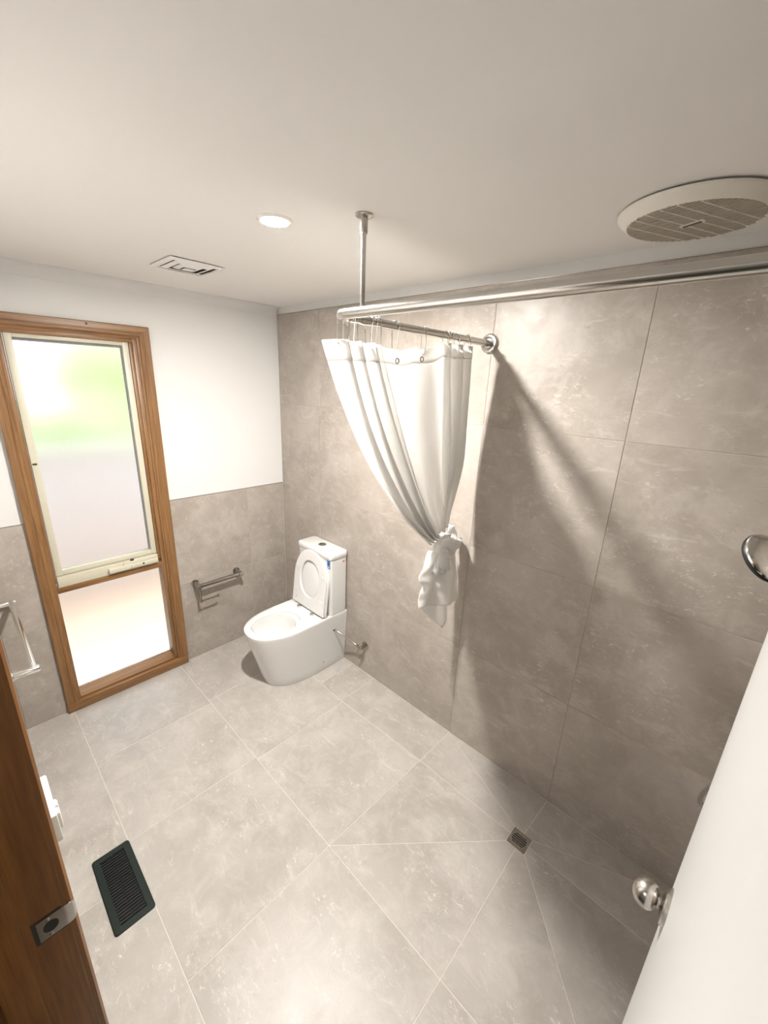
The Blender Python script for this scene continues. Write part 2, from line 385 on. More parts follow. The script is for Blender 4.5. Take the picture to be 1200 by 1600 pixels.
obj('architrave', MB().rings([[(h, YL + a, ZTOP - a) for a, h in prof], [(h, YR - a, ZTOP - a) for a, h in prof]]), 'wood_y', wn, angle=25)
# jamb lining, head, transom
JL, JR = -1.476, -.930          # clear opening in the lining
box('lining', (-.080, JR, .055), (.004, YR - .060, 2.155), 'wood_z', wn, b=.0015)
box('lining', (-.080, YL + .060, .055), (.004, JL, 2.155), 'wood_z', wn, b=.0015)
box('head_lining', (-.080, JL, 2.128), (.004, JR, 2.155), 'wood_y', wn, b=.0015)
box('stop_bead', (-.03, JR - .016, .83), (-.004, JR, 2.128), 'wood_z', wn, b=.002)
box('stop_bead', (-.03, JL, .83), (-.004, JL + .006, 2.128), 'wood_z', wn, b=.002)
box('transom', (-.10, JL, .772), (.006, JR, .806), 'wood_y', wn, b=.002)
# sill: nosing board and inner slope
box('sill_nosing', (-.03, YL - .002, .001), (.026, YR - .004, .058), 'wood_y', wn, b=.003)
mb = MB(); mb.prism([(-.080, .055), (-.080, .094), (-.055, .090), (.002, .072), (.002, .055)], JL, JR, lambda a, b, c: (a, c, b)); obj('sill', mb, 'wood_y', wn, angle=20)
# lower fixed pane
box('pane', (-.066, JL - .004, .080), (-.060, JR + .004, .776), 'frost', wn, smooth=False, label='frosted lower pane')
# upper awning sash in cream aluminium
sy0, sy1, sz0, sz1 = -1.466, -.948, .872, 2.131
sash = thing('sash', '', '', (0, 0, 0)); del sash['label']; del sash['category']; sash.parent = wn; sash.location = -wn.location
sw = .030
mb = MB()
mb.box((-.045, sy0, sz0), (-.008, sy0 + sw, sz1), .0015); mb.box((-.045, sy1 - sw, sz0), (-.008, sy1, sz1), .0015)
mb.box((-.045, sy0 + sw, sz1 - .022), (-.008, sy1 - sw, sz1), .0015); mb.box((-.045, sy0 + sw, sz0), (-.008, sy1 - sw, sz0 + sw), .0015)
fr_ = obj('sash_frame', mb, 'cream_alu', wn)
bpy.data.objects.remove(sash)
mb = MB()
gz0, gz1, gy0, gy1 = sz0 + sw, sz1 - .022, sy0 + sw, sy1 - sw
mb.box((-.040, gy0, gz1 - .012), (-.022, gy1, gz1)); mb.box((-.040, gy1 - .006, gz0), (-.022, gy1, gz1 - .012)); obj('glazing_gasket', mb, 'grey_rubber', fr_, smooth=False)
box('pane', (-.034, gy0, gz0), (-.028, gy1, gz1), 'frost', fr_, smooth=False, label='frosted upper pane')
# cream sub-sill with chain winder box
box('sub_sill', (-.045, sy0, .806), (.004, sy1, .868), 'cream_alu', wn, b=.002)
wd = box('chain_winder', (.004, -1.225, .822), (.030, -.955, .850), 'cream_alu', wn, b=.004, label='cream chain winder box')
box('winder_plate', (.004, -1.145, .850), (.022, -.955, .866), 'cream_alu', wd, b=.003)
obj('screw', MB().lathe([(.0001, 0), (.006, 0), (.006, .001), (.0001, .001)], (.0302, -1.04, .838), (1, 0, 0), 12), 'black', wd)
obj('winder_spindle', MB().lathe([(.010, 0), (.009, .008), (.0001, .009)], (.0295, -1.10, .838), (1, 0, 0), 14), 'cream_alu', wd)
box('latch_clip', (.004, -1.105, .866), (.014, -1.085, .876), 'dark', wd, b=.001)
box('catch', (-.008, sy0 + .004, 1.50), (-.004, sy0 + .022, 1.508), 'dark', wn, smooth=False)
obj('dowel_plug', MB().lathe([(.0001, 0), (.006, 0), (.006, .0006), (.0001, .0006)], (.021, -1.135, ZTOP - .014), (1, 0, 0), 12), 'dark', wn)

# ================================================================= OUTSIDE THE WINDOW
glow_strip = box('path', (-.95, -9, -.30), (-.17, 6, -.27), 'concrete', smooth=False); tag(glow_strip, 'added pale concrete strip brightening the bottom of the frosted window', 'path', kind='structure')  # pale strip added to whiten the foot of the lower pane
gd = box('ground', (-9, -9, -.42), (-.17, 6, -.30), 'paver', smooth=False); tag(gd, 'terracotta paving outside the frosted window', 'ground', kind='structure')
fe_ = thing('fence', 'pink rendered garden wall seen blurred through the frosted window', 'garden wall', (-2.3, -1.2, -.3))
box('wall_panel', (-2.4, -7.5, -.3), (-2.2, 5.5, 1.18), 'fence', fe_, b=.01); box('coping', (-2.44, -7.5, 1.18), (-2.16, 5.5, 1.25), 'fence', fe_, b=.012)
def bush(name, c, r, label, group):
    t = thing(name, label, 'tree', (c[0], c[1], -.3), group)
    bm = bmesh.new(); bmesh.ops.create_icosphere(bm, subdivisions=5, radius=1)
    for q in bm.verts:
        d = 1 + .28 * noise.fractal(q.co * 1.7 + Vector(c), 1, 2, 4) + .10 * noise.noise(q.co * 9)
        q.co = Vector((c[0] + q.co.x * r[0] * d, c[1] + q.co.y * r[1] * d, c[2] + q.co.z * r[2] * d))
    bm.verts.index_update(); mb = MB(); mb.add([q.co[:] for q in bm.verts], [[q.index for q in f.verts] for f in bm.faces]); bm.free()
    obj('crown', mb, 'leaf', t); obj('trunk', MB().tube([(c[0], c[1], -.3), (c[0] + .03, c[1], c[2] * .5), (c[0], c[1] + .02, c[2])], [.09, .07, .05], 10), 'bark', t)
hg = thing('hedge', 'long bright green hedge behind the garden wall outside the window', 'hedge', (-3.4, -1.2, -.3))
hb = []
for j in range(17):
    row = []
    for i in range(121):
        y = -7 + 12 * i / 120; t = j / 16 * PI; d = 1 + .30 * noise.fractal(Vector((y * 1.3, math.cos(t) * 1.5, math.sin(t) * 1.5)), 1, 2, 4)
        row.append((-3.4 + .55 * math.cos(t) * d, y, .1 + 1.55 * math.sin(t) ** .5 * d))
    hb.append(row)
obj('foliage', MB().rings(hb, False), 'leaf', hg)
for y in (-4.5, -1.9, .7, 3.2): obj('stem', MB().tube([(-3.4, y, -.3), (-3.38, y + .03, .4), (-3.42, y, 1.0)], [.06, .05, .03], 8), 'bark', hg)
bush('garden_tree', (-6.2, .55, 2.0), (1.0, 1.0, .9), 'leafy green tree standing taller than the hedge outside the window', None)

# ================================================================= HALLWAY behind the door opening
hf = box('floor_hall', (.9, -4.2, -.12), (3.5, -1.7725, -.002), 'hall_carpet', smooth=False); tag(hf, 'dark green hallway carpet behind the door jamb', 'floor', kind='structure')
for nm, lo, hi, lb in (('wall_hall_left', (.8, -4.2, -.12), (.9, YD - .118, ZC + .05), 'cream hallway wall left of the doorway'), ('wall_hall_right', (3.5, -4.2, -.12), (3.6, YD - .118, ZC + .05), 'cream hallway wall right of the doorway'),
                       ('wall_hall_back', (.8, -4.3, -.12), (3.6, -4.2, ZC + .05), 'cream hallway wall facing the doorway')):
    tag(box(nm, lo, hi, 'hall_paint', smooth=False), lb, 'wall', kind='structure')
tag(box('ceiling_hall', (.8, -4.3, ZC), (3.6, YD - .118, ZC + .1), 'ceiling', smooth=False), 'off-white hallway ceiling', 'ceiling', kind='structure')

# ================================================================= CEILING FITTINGS
def downlight(x, y, mt, label, r=.042):
    t = thing('downlight', label, 'light', (x, y, ZC))
    obj('trim_ring', MB().lathe([(r + .012, 0), (r + .012, -.003), (r + .008, -.006), (r + .001, -.0065), (r, -.003), (r, 0)], (x, y, ZC), (0, 0, 1), 40), 'fan_white', t)
    obj('lens', MB().lathe([(.0001, -.0055), (r - .0005, -.0055), (r - .0005, -.002), (.0001, -.002)], (x, y, ZC), (0, 0, 1), 40), mt, t)
LX, LY = 1.438, -.913
downlight(LX, LY, 'lamp', 'glowing round recessed downlight in the bathroom ceiling')
downlight(2.09, -3.25, 'hall_lamp', 'round recessed downlight in the hallway ceiling')
# square four-way air diffuser
ax0, ax1, ay0, ay1 = .505, .745, -.965, -.730
ad_ = thing('ceiling_diffuser', 'white square ceiling air vent with nested louvres near the window', 'vent', ((ax0 + ax1) / 2, (ay0 + ay1) / 2, ZC))
box('shade_plate', (ax0 + .012, ay0 + .012, ZC - .0015), (ax1 - .012, ay1 - .012, ZC), 'dark', ad_, smooth=False)  # dark plate paints the shaded interior; the ceiling has no opening here
for k, (ins, wdt) in enumerate(((.0, .020), (.036, .018), (.070, .018))):
    rs = []
    for (i_, z_) in ((ins, ZC - .004 - .002 * k), (ins + .001, ZC - .006 - .002 * k), (ins + wdt, ZC - .012 - .002 * k), (ins + wdt + .001, ZC - .010 - .002 * k)):
        rs.append([(ax0 + i_, ay0 + i_, z_), (ax1 - i_, ay0 + i_, z_), (ax1 - i_, ay1 - i_, z_), (ax0 + i_, ay1 - i_, z_)])
    obj('louvre', MB().rings(rs, True, False, False, True), 'ceiling', ad_, smooth=False)
box('centre_plate', (ax0 + .100, ay0 + .098, ZC - .018), (ax1 - .100, ay1 - .098, ZC - .015), 'ceiling', ad_, smooth=False)
for (px, py) in ((ax0 + .12, ay0 + .1175),): box('post', (px - .006, py - .006, ZC - .016), (px + .006, py + .006, ZC), 'paint', ad_, smooth=False)
# exhaust fan
FX, FY, FR = 2.412, -.280, .178
fn_ = thing('exhaust_fan', 'round off-white ceiling exhaust fan with dusty slatted grille', 'exhaust fan', (FX, FY, ZC))
obj('gap_shade', MB().lathe([(FR - .012, 0), (FR - .012, -.006), (FR - .03, -.006), (FR - .03, 0)], (FX, FY, ZC), (0, 0, 1), 48), 'black', fn_)  # black ring paints the shaded gap between rim and ceiling
obj('rim', MB().lathe([(FR - .014, -.005), (FR, -.005), (FR, -.008), (FR - .003, -.013), (FR - .022, -.031), (FR - .027, -.033), (FR - .030, -.031), (FR - .030, -.006)], (FX, FY, ZC), (0, 0, 1), 72), 'fan_white', fn_)
obj('duct', MB().lathe([(.0001, -.0055), (FR - .029, -.0055), (FR - .029, -.0075), (.0001, -.0075)], (FX, FY, ZC), (0, 0, 1), 48), 'dark', fn_)
gr = FR - .029
sl = MB(); ang = math.radians(65); ca, sa = math.cos(ang), math.sin(ang)
def rotp(a, b): return (FX + a * ca - b * sa, FY + a * sa + b * ca)
NS = 23
for k in range(NS):
    a = -gr + (k + .5) * 2 * gr / NS; hl = math.sqrt(max(gr * gr - a * a, 0)) ; w2 = gr / NS * .72
    mb = MB(); c = [rotp(a - w2, -hl), rotp(a + w2, -hl), rotp(a + w2, hl), rotp(a - w2, hl)]
    mb.rings([[(x, y, ZC - .024) for x, y in c], [(x, y, ZC - .033) for x, y in c]]); obj('slat', mb, 'fan_grille', fn_, smooth=False)
for b in (-.095, -.055, -.018, .018, .055, .095):
    hl = math.sqrt(gr * gr - b * b); mb = MB(); c = [rotp(-hl, b - .0012), rotp(hl, b - .0012), rotp(hl, b + .0012), rotp(-hl, b + .0012)]
    mb.rings([[(x, y, ZC - .026) for x, y in c], [(x, y, ZC - .0345) for x, y in c]]); obj('rib', mb, 'fan_white', fn_, smooth=False)
def badge(h0, h1, z0, z1): return MB().rings([[(*rotp(a_, b_), ZC - z0) for a_, b_ in ((-h0, -h1), (h0, -h1), (h0, h1), (-h0, h1))], [(*rotp(a_, b_), ZC - z1) for a_, b_ in ((-h0, -h1), (h0, -h1), (h0, h1), (-h0, h1))]])
pl = obj('badge', badge(.0065, .030, .033, .036), 'fan_white', fn_, smooth=False)
obj('badge_slot', badge(.0035, .024, .0355, .0368), 'black', pl, smooth=False)

# ================================================================= CURTAIN ROD
RX, RZ, RY, RR = 1.690, 2.155, -.885, .0145
rod = thing('shower_curtain_rod', 'L-shaped stainless steel shower curtain rod hung from the ceiling', 'curtain rod', (RX, 0, RZ))
cr = .055
path = [(RX, -.002, RZ), (RX, RY + cr, RZ)] + [tuple(q) for q in arc_path((RX, RY + cr, RZ), (RX, RY, RZ), (RX + cr, RY, RZ), 10)][1:] + [(XE - .002, RY, RZ)]
obj('rail', MB().tube(path, RR, 24), 'steel', rod)
fprof = [(.0001, 0), (.040, 0), (.041, .004), (.040, .010), (.035, .015), (.028, .016), (.022, .012), (.019, .012), (.019, .018), (.0001, .018)]
obj('wall_flange', MB().lathe(fprof, (RX, 0, RZ), (0, -1, 0), 40), 'steel', rod)
obj('wall_flange', MB().lathe(fprof, (XE, RY, RZ), (-1, 0, 0), 40), 'steel', rod)
PY = -.775
obj('ceiling_post', MB().tube([(RX, PY, RZ + .010), (RX, PY, ZC - .006)], .0075, 18), 'steel', rod)
obj('post_socket', MB().lathe([(.0105, 0), (.0115, -.004), (.0115, -.046), (.0095, -.050), (.0001, -.050)], (RX, PY, ZC), (0, 0, 1), 24), 'nickel', rod)
obj('ceiling_flange', MB().lathe([(.0001, 0), (.026, 0), (.026, -.004), (.022, -.007), (.013, -.008), (.0001, -.008)], (RX, PY, ZC), (0, 0, 1), 32), 'nickel', rod)
obj('rail_clamp', MB().tube([(RX, PY - .010, RZ), (RX, PY + .010, RZ)], RR + .0015, 24), 'steel', rod)

# ================================================================= SHOWER CURTAIN
def ss(t): t = max(0, min(1, t)); return t * t * (3 - 2 * t)
hook_y = [-.862, -.838, -.820, -.802, -.745, -.722, -.700, -.620, -.466, -.331, -.300, -.256, -.180]
def top_of(u):
    """position (x,y,z) of the top hem: a bunch of folds, a flat middle, a small cluster of folds"""
    if u < .10: y = -.876 + u / .10 * .005
    elif u < .46: y = -.871 + (u - .10) / .36 * .171
    elif u < .74: y = -.70 + (u - .46) / .28 * .36
    else: y = -.34 + (u - .74) / .26 * .188
    if u < .46: ph = (u - .10) / .36 * 2 * PI * 3.0; am = .030 * ss((u - .06) / .08) * ss((.50 - u) / .06)
    elif u < .74: ph = (u - .46) / .28 * 2 * PI * 1.5; am = .011
    else: ph = (u - .74) / .26 * 2 * PI * 2.5; am = .022 * ss((u - .74) / .05)
    x = RX + am * math.sin(ph)
    z = 2.089 + .038 * ss((u - .56) / .20) - .010 * (abs(math.sin((u - .46) / .28 * PI * 2)) if .46 < u < .74 else 0)
    return x, y, z, ph, am
def knot_in(u):
    return -.262 + .085 * u, 1.255 + .085 * u
cm = MB(); NU, NV = 320, 72; rows_ = []
cut = thing('shower_curtain', 'white fabric shower curtain tied in a knot below the rod', 'curtain', (RX, -.5, .8))
for j in range(NV + 1):
    v = j / NV; row = []
    for i in range(NU + 1):
        u = i / NU; x, y, z, ph, am = top_of(u); yk, zk = knot_in(u)
        k = .33 + .17 * u; p1 = (y + (yk - y) * k, zk + (z - zk) * (.39 + .13 * u))
        by, bz = bez((y, z), p1, (yk, zk), v)
        grow = 1 + .55 * math.sin(v * PI) * (1 if u > .44 else .2)
        amp = am * grow * (1 - .45 * ss((v - .55) / .45))
        wob = .006 * noise.noise(Vector((u * 9, v * 3.0, 1.3))) + .004 * noise.noise(Vector((u * 26, v * 5, 7.7))) * v
        fold2 = .010 * math.sin(u * 2 * PI * 5 + v * 2.2) * math.sin(v * PI) * ss((u - .42) / .05) + .014 * math.sin(u * 2 * PI * 9) * ss((v - .6) / .4)
        d0 = -.070 * (1 - ss(u / .10)); dc = -.078 * (1 - ss(u / .75)); d1 = -.048 + .040 * u * u
        xx = RX + (amp * math.sin(ph + .35 * v)) + wob + fold2 + d0 * (1 - v) ** 2 + 2 * v * (1 - v) * dc + v * v * d1
        yy = by + .35 * amp * math.cos(ph * 1.0) * (1 - v)
        row.append((xx, yy, bz))
    rows_.append(row)
cm.rings(rows_, False)
HB = 4
def sheet(name, rows, mt, parent, th=.0016, off=0):
    mb = MB(); mb.rings(rows, False); o = obj(name, mb, mt, parent, angle=180)
    sm = o.modifiers.new('solid', 'SOLIDIFY'); sm.thickness = th; sm.offset = off
    return o
sheet('panel', rows_[HB:], 'cloth', cut)
# stitched hem band along the top, a little proud of the panel on both faces
band = []
for j in range(0, HB + 1):
    band.append([(x, y, z + (.002 if j == 0 else 0)) for (x, y, z) in rows_[j]])
sheet('hem_band', band, 'cloth', cut, .0034)
# knot: twisted wrap around the gathered neck
def lump(path, rad, n=22, flat=.7, seed=0, amp=.12, up=(0, 0, 1)):
    mb = MB(); mb.tube(path, rad, n)
    out = []
    for q in mb.v:
        p = Vector(q); d = noise.noise(p * 28 + Vector((seed, 0, 0))) * .006 + noise.noise(p * 70 + Vector((0, seed, 0))) * .003
        out.append((p.x + d * .6, p.y + d, p.z + d))
    mb.v = out; return mb
KX, KYc, KZc = 1.655, -.177, 1.215; OY, OZ = .085, -.047
# gathered neck running through the knot
nk = MB(); NR = []
for j in range(15):
    v = j / 14; z = 1.335 + OZ - .195 * v; r = .046 - .014 * math.sin(v * PI); cy = -.252 + OY - .012 * v
    NR.append([(KX - .010 + r * .8 * math.cos(t) * (1 + .13 * math.sin(7 * t + 2 * v)), cy + r * math.sin(t) * (1 + .13 * math.sin(7 * t + 2 * v)), z) for t in [2 * PI * i / 56 for i in range(56)]])
nk.rings(NR); obj('neck', nk, 'cloth_thick', cut, angle=180)
# puffed wrap standing out of the knot toward the wall and drawn to a point
wp = MB(); WR = []
for j in range(33):
    t = j / 32
    prof_ = [(0, .024), (.12, .046), (.32, .058), (.55, .046), (.75, .026), (.90, .012), (1, .001)]
    for q in range(len(prof_) - 1):
        if prof_[q][0] <= t <= prof_[q + 1][0]:
            f_ = (t - prof_[q][0]) / (prof_[q + 1][0] - prof_[q][0]); r = prof_[q][1] + (prof_[q + 1][1] - prof_[q][1]) * ss(f_) if q in (0, 1) else prof_[q][1] + (prof_[q + 1][1] - prof_[q][1]) * f_
    cy = -.345 + OY + .230 * t; cz = 1.292 + OZ - .016 * math.sin(t * PI) - .006 * t; cx = KX + .034 - .020 * t
    ring = []
    for i in range(64):
        a_ = 2 * PI * i / 64; rr = r * 1.08 * (1 - .34 * abs(math.sin(1.5 * a_ + 3.2 * t + .6)) ** 5 - .10 * abs(math.sin(3.5 * a_ - 4 * t)) ** 4 + .10 * noise.noise(Vector((math.cos(a_) * 2, math.sin(a_) * 2, t * 5))))
        ring.append((cx + rr * .80 * math.cos(a_), cy + rr * .25 * math.cos(a_), cz + rr * math.sin(a_)))
    WR.append(ring)
wp.rings(WR); obj('knot', wp, 'cloth_thick', cut, angle=180)
# band of cloth pulled across the neck and down into the tail
bd = []
for j in range(21):
    v = j / 20; row = []
    for i in range(13):
        u = i / 12
        cy = -.330 + OY + .075 * u + .055 * v * v - .01 * math.sin(v * PI); cz = 1.300 + OZ - .135 * v - .020 * u
        row.append((KX + .030 + .022 * math.sin(u * PI) + .012 * math.sin(v * PI) - .02 * v, cy, cz))
    bd.append(row)
sheet('knot_band', bd, 'cloth', cut, .005)
bk = []
for j in range(21):
    v = j / 20; row = []
    for i in range(17):
        u = i / 16; wdt_ = .070 * math.sin(PI * (.12 + .80 * v)) ** .7
        row.append((KX - .022 + .028 * math.sin(u * PI) + .006 * math.sin(v * 7 + u * 5), -.205 + OY + wdt_ * u * .9 + .012 * v, 1.372 + OZ - .105 * v - .014 * u * (1 - v)))
    bk.append(row)
sheet('knot_loop', bk, 'cloth_thick', cut, .004)
# tail below the knot: an outer sheet with a slanted hem and an inner sheet below it
def tail(x_off, yl, yr, zl, zr, nfold, amp, seed, neck=.045):
    rows = []
    for j in range(41):
        v = j / 40; row = []
        for i in range(81):
            u = i / 80
            ytop = KYc - neck + 2 * neck * u; ybot = yl + (yr - yl) * u
            open_ = ss(v * 1.25) if u < .5 else ss(v * 1.0)
            open_ = v ** (.45 + .22 * ss(u / .9))
            yy = ytop + (ybot - ytop) * open_
            if u < .3: yy -= .028 * math.exp(-((v - .42) / .16) ** 2) * (1 - u / .3) - .020 * math.exp(-((v - .62) / .07) ** 2) * (1 - u / .3)
            zb = zl + (zr - zl) * u
            zz = (KZc - .012) + (zb - (KZc - .012)) * v
            xx = KX + x_off - .045 + .085 * u + amp * (.5 + .5 * v) * math.sin(u * 2 * PI * nfold + seed + 1.2 * v) + .012 * noise.noise(Vector((u * 5, v * 5, seed)))
            xx += .028 * math.sin(u * PI) * math.sin(v * PI * .6 + .3)
            row.append((xx, yy, zz))
        rows.append(row)
    return rows
sheet('tail', tail(-.004, -.288, -.028, .918, .893, 1.6, .014, .4), 'cloth', cut, .002)
inner = []
for j in range(31):
    v = j / 30; row = []
    for i in range(41):
        u = i / 40
        yt = KYc - .03 + .06 * u; yb = -.262 + .165 * u; zb = .905 - .160 * min(1, u / .90) + (.045 * (u - .90) / .10 if u > .90 else 0)
        row.append((KX - .052 + .060 * u + .008 * math.sin(u * 6 + 1) * v, yt + (yb - yt) * v ** .8, KZc - .02 + (zb - KZc + .02) * v))
    inner.append(row)
sheet('inner_tail', inner, 'cloth', cut, .002)
# eyelets in the flat middle of the hem
def nearest_top(y):
    i = min(range(NU + 1), key=lambda k: abs(rows_[2][k][1] - y)); return Vector(rows_[2][i])
for y in (-.615, -.470):
    c = nearest_top(y) + Vector((0, 0, -.010))
    pts = [(c.x + .0035, c.y + .0085 * math.cos(2 * PI * k / 20), c.z + .0085 * math.sin(2 * PI * k / 20)) for k in range(20)]
    obj('eyelet', MB().tube(pts, .0022, 8, loop=True), 'nickel', cut)
# wire hooks over the rail
hook_pts = []
R_ = RR + .0032
for k in range(15):
    t = -.35 + (PI + .7) * k / 14; hook_pts.append((R_ * math.cos(t), 0, R_ * math.sin(t)))
front = [(.0105, .003, -.045), (.006, .006, -.068), (0.0, .008, -.076)]; back = [(-.011, -.003, -.040), (-.008, -.006, -.062), (-.002, -.008, -.074), (0.0, .006, -.078)]
hp = [front[2], front[1], front[0]] + hook_pts + back
hook_me = None
for n_, y in enumerate(hook_y):
    lb_ = 'chrome wire hook in the tight bunch below the ceiling post' if y < -.65 else 'chrome wire hook above the eyelet nearer the bunched folds' if y < -.55 else 'chrome wire hook above the eyelet nearer the wall flange' if y < -.4 else 'chrome wire hook close to the wall flange of the rod'
    t = thing('curtain_hook', lb_, 'curtain hook', (RX, y, RZ), None if -.65 < y < -.4 else 'bunched curtain hooks' if y < -.6 else 'curtain hooks near the wall flange')
    t.rotation_euler = (0, 0, random.uniform(-.35, .35))
    if hook_me is None:
        wo = obj('wire', MB().tube(hp, .0015, 7), 'chrome', None); hook_me = wo.data
        rb = MB()
        for k in range(5):
            a = PI * .22 + PI * .56 * k / 4; rb.lathe([(.0001, -.0028), (.0022, -.0026), (.0030, 0), (.0022, .0026), (.0001, .0028)], (R_ * math.cos(a), 0, R_ * math.sin(a)), (-math.sin(a), 0, math.cos(a)), 10)
        ro = obj('roller_beads', rb, 'chrome', None); bead_me = ro.data
    else:
        wo = bpy.data.objects.new('wire', hook_me); COL.objects.link(wo); ro = bpy.data.objects.new('roller_beads', bead_me); COL.objects.link(ro)
    wo.parent = t; ro.parent = t

# ================================================================= TOILET
TX = .580
to = thing('toilet', 'white back-to-wall ceramic toilet with seat and lid raised', 'toilet', (TX, 0, 0))
def d_outline(w_, front, back=-.004, n=72, corner=.012, pw=2.25):
    """D-shaped plan: straight back, straight sides, super-elliptic nose; listed from the back centre round"""
    pts = []; ys = -.34
    ys = front + min(.30, (back - front) * .52)
    K = n // 2
    side = []                                   # right half from back centre to nose
    nb, nsd = 6, 8; nn = K - nb - nsd
    for k in range(nb): side.append((w_ * k / nb, back))
    for k in range(nsd): side.append((w_, back + (ys - back) * k / nsd))
    for k in range(nn + 1):
        t = k / nn * PI / 2; side.append((w_ * abs(math.cos(t)) ** (2 / pw), ys + (front - ys) * abs(math.sin(t)) ** (2 / pw)))
    left = [(-x, y) for x, y in side[1:-1]][::-1]
    return side + left
def egg(hw, y_back, y_front, n=72, dent=0., pw=2.0):
    """opening outline matched point for point with d_outline (starts at the back centre)"""
    out = []; yc = (y_back + y_front) / 2; hl = (y_back - y_front) / 2
    for k in range(n):
        t = 2 * PI * k / n; s_, c_ = math.sin(t), math.cos(t)
        x = hw * math.copysign(abs(s_) ** (2 / pw), s_); y = yc + hl * math.copysign(abs(c_) ** (2 / pw), c_)
        if c_ > .3 and dent: y -= dent * ss((c_ - .3) / .5)
        out.append((x, y))
    return out
RZm = .420
rs = []
for (z, w_, f_) in ((0, .168, -.557), (.004, .170, -.560), (.06, .1725, -.576), (.15, .177, -.600), (.25, .183, -.627), (.34, .189, -.652), (.395, .1925, -.666), (.410, .1932, -.669), (.416, .1920, -.668), (RZm, .187, -.663)):
    rs.append([(TX + x, y, z) for x, y in d_outline(w_, f_)])
def er(hw, yb, yf, z, dent=0., pw=2.3): return [(TX + x, y, z) for x, y in egg(hw, yb, yf, dent=dent, pw=pw)]
rs.append(er(.130, -.292, -.626, RZm)); rs.append(er(.126, -.296, -.623, RZm - .003)); rs.append(er(.124, -.298, -.621, RZm - .012)); rs.append(er(.1235, -.299, -.620, RZm - .020))
rs.append(er(.1225, -.299, -.618, RZm - .022, .030)); rs.append(er(.121, -.300, -.616, RZm - .034, .032)); rs.append(er(.112, -.315, -.598, RZm - .075, .026)); rs.append(er(.094, -.335, -.565, RZm - .120, .012, 2.1)); rs.append(er(.065, -.355, -.515, RZm - .155, 0, 2.0)); rs.append(er(.03, -.385, -.455, RZm - .165, 0, 2.0))
mb = MB().rings(rs)
pan = obj('pan', mb, 'ceramic', to, angle=38)
obj('water_inlet_hole', MB().lathe([(.0001, 0), (.0125, 0), (.0125, .0016), (.0001, .0016)], (TX + .1851, -.112, .300), (1, 0, .05), 20), 'black', pan)
obj('fixing_cap', MB().lathe([(.0001, 0), (.004, 0), (.004, .001), (.0001, .001)], (TX + .1722, -.20, .068), (1, 0, .05), 12), 'dark', pan)
# cistern
def rrect(x0, x1, y0, y1, r, n=6):
    out = []
    for cx, cy, a0 in ((x1 - r, y1 - r, 0), (x0 + r, y1 - r, 90), (x0 + r, y0 + r, 180), (x1 - r, y0 + r, 270)):
        for k in range(n + 1):
            a = math.radians(a0 + 90 * k / n); out.append((cx + r * math.cos(a), cy + r * math.sin(a)))
    return out
def rbox(levels, r, mt, name, parent, angle=40):
    return obj(name, MB().rings([[(x, y, z) for x, y in rrect(x0, x1, y0, y1, r)] for (z, x0, x1, y0, y1) in levels]), mt, parent, angle=angle)
cx0, cx1 = TX - .180, TX + .196
cx0, cx1 = .412, .776
ci = rbox([(RZm, cx0 + .006, cx1 - .005, -.148, -.004), (RZm + .02, cx0 + .004, cx1 - .003, -.150, -.004), (.842, cx0 + .002, cx1 - .001, -.154, -.004)], .022, 'ceramic', 'cistern', to)
ld = rbox([(.8425, cx0 - .002, cx1 + .003, -.158, -.003), (.846, cx0 - .004, cx1 + .005, -.160, -.003), (.872, cx0 - .004, cx1 + .005, -.160, -.003), (.878, cx0 - .001, cx1 + .002, -.157, -.005), (.880, cx0 + .004, cx1 - .003, -.152, -.009)], .024, 'ceramic', 'cistern_lid', to)
fb = obj('flush_button', MB().lathe([(.0001, 0), (.0275, 0), (.0275, .004), (.0245, .0055), (.0001, .0055)], (.588, -.075, .8795), (0, 0, 1), 32), 'nickel', ld, label='round chrome dual flush button')
box('button_split', (.5875, -.099, .8846), (.5890, -.051, .8856), 'black', fb, smooth=False)
obj('half_button', MB().lathe([(.0001, 0), (.009, 0), (.009, .0015), (.0001, .0018)], (.576, -.075, .8848), (0, 0, 1), 20), 'dark', fb)
# water-rating sticker on the cistern front, maker's mark on its side
st_ = box('sticker', (.742, -.1555, .778), (.768, -.1528, .838), 'blue', ci, smooth=False, label='blue water rating sticker')
box('sticker_print', (.745, -.1560, .808), (.765, -.1552, .820), 'ink', st_, smooth=False)
box('sticker_print', (.745, -.1560, .790), (.765, -.1552, .794), 'plastic', st_, smooth=False)
box('sticker_print', (.745, -.1560, .783), (.760, -.1552, .786), 'plastic', st_, smooth=False)
lw = box('sticker_flap', (.750, -.1558, .838), (.764, -.1530, .850 - .009), 'plastic', st_, smooth=False)
mk = MB()
for k, (a, b_) in enumerate(((-.050, -.046), (-.044, -.040), (-.037, -.033))): mk.box((.7750, a, .806), (.7762, b_, .813))
mk.box((.7750, -.050, .803), (.7762, -.033, .8045)); obj('maker_mark', mk, 'red', ci, smooth=False)
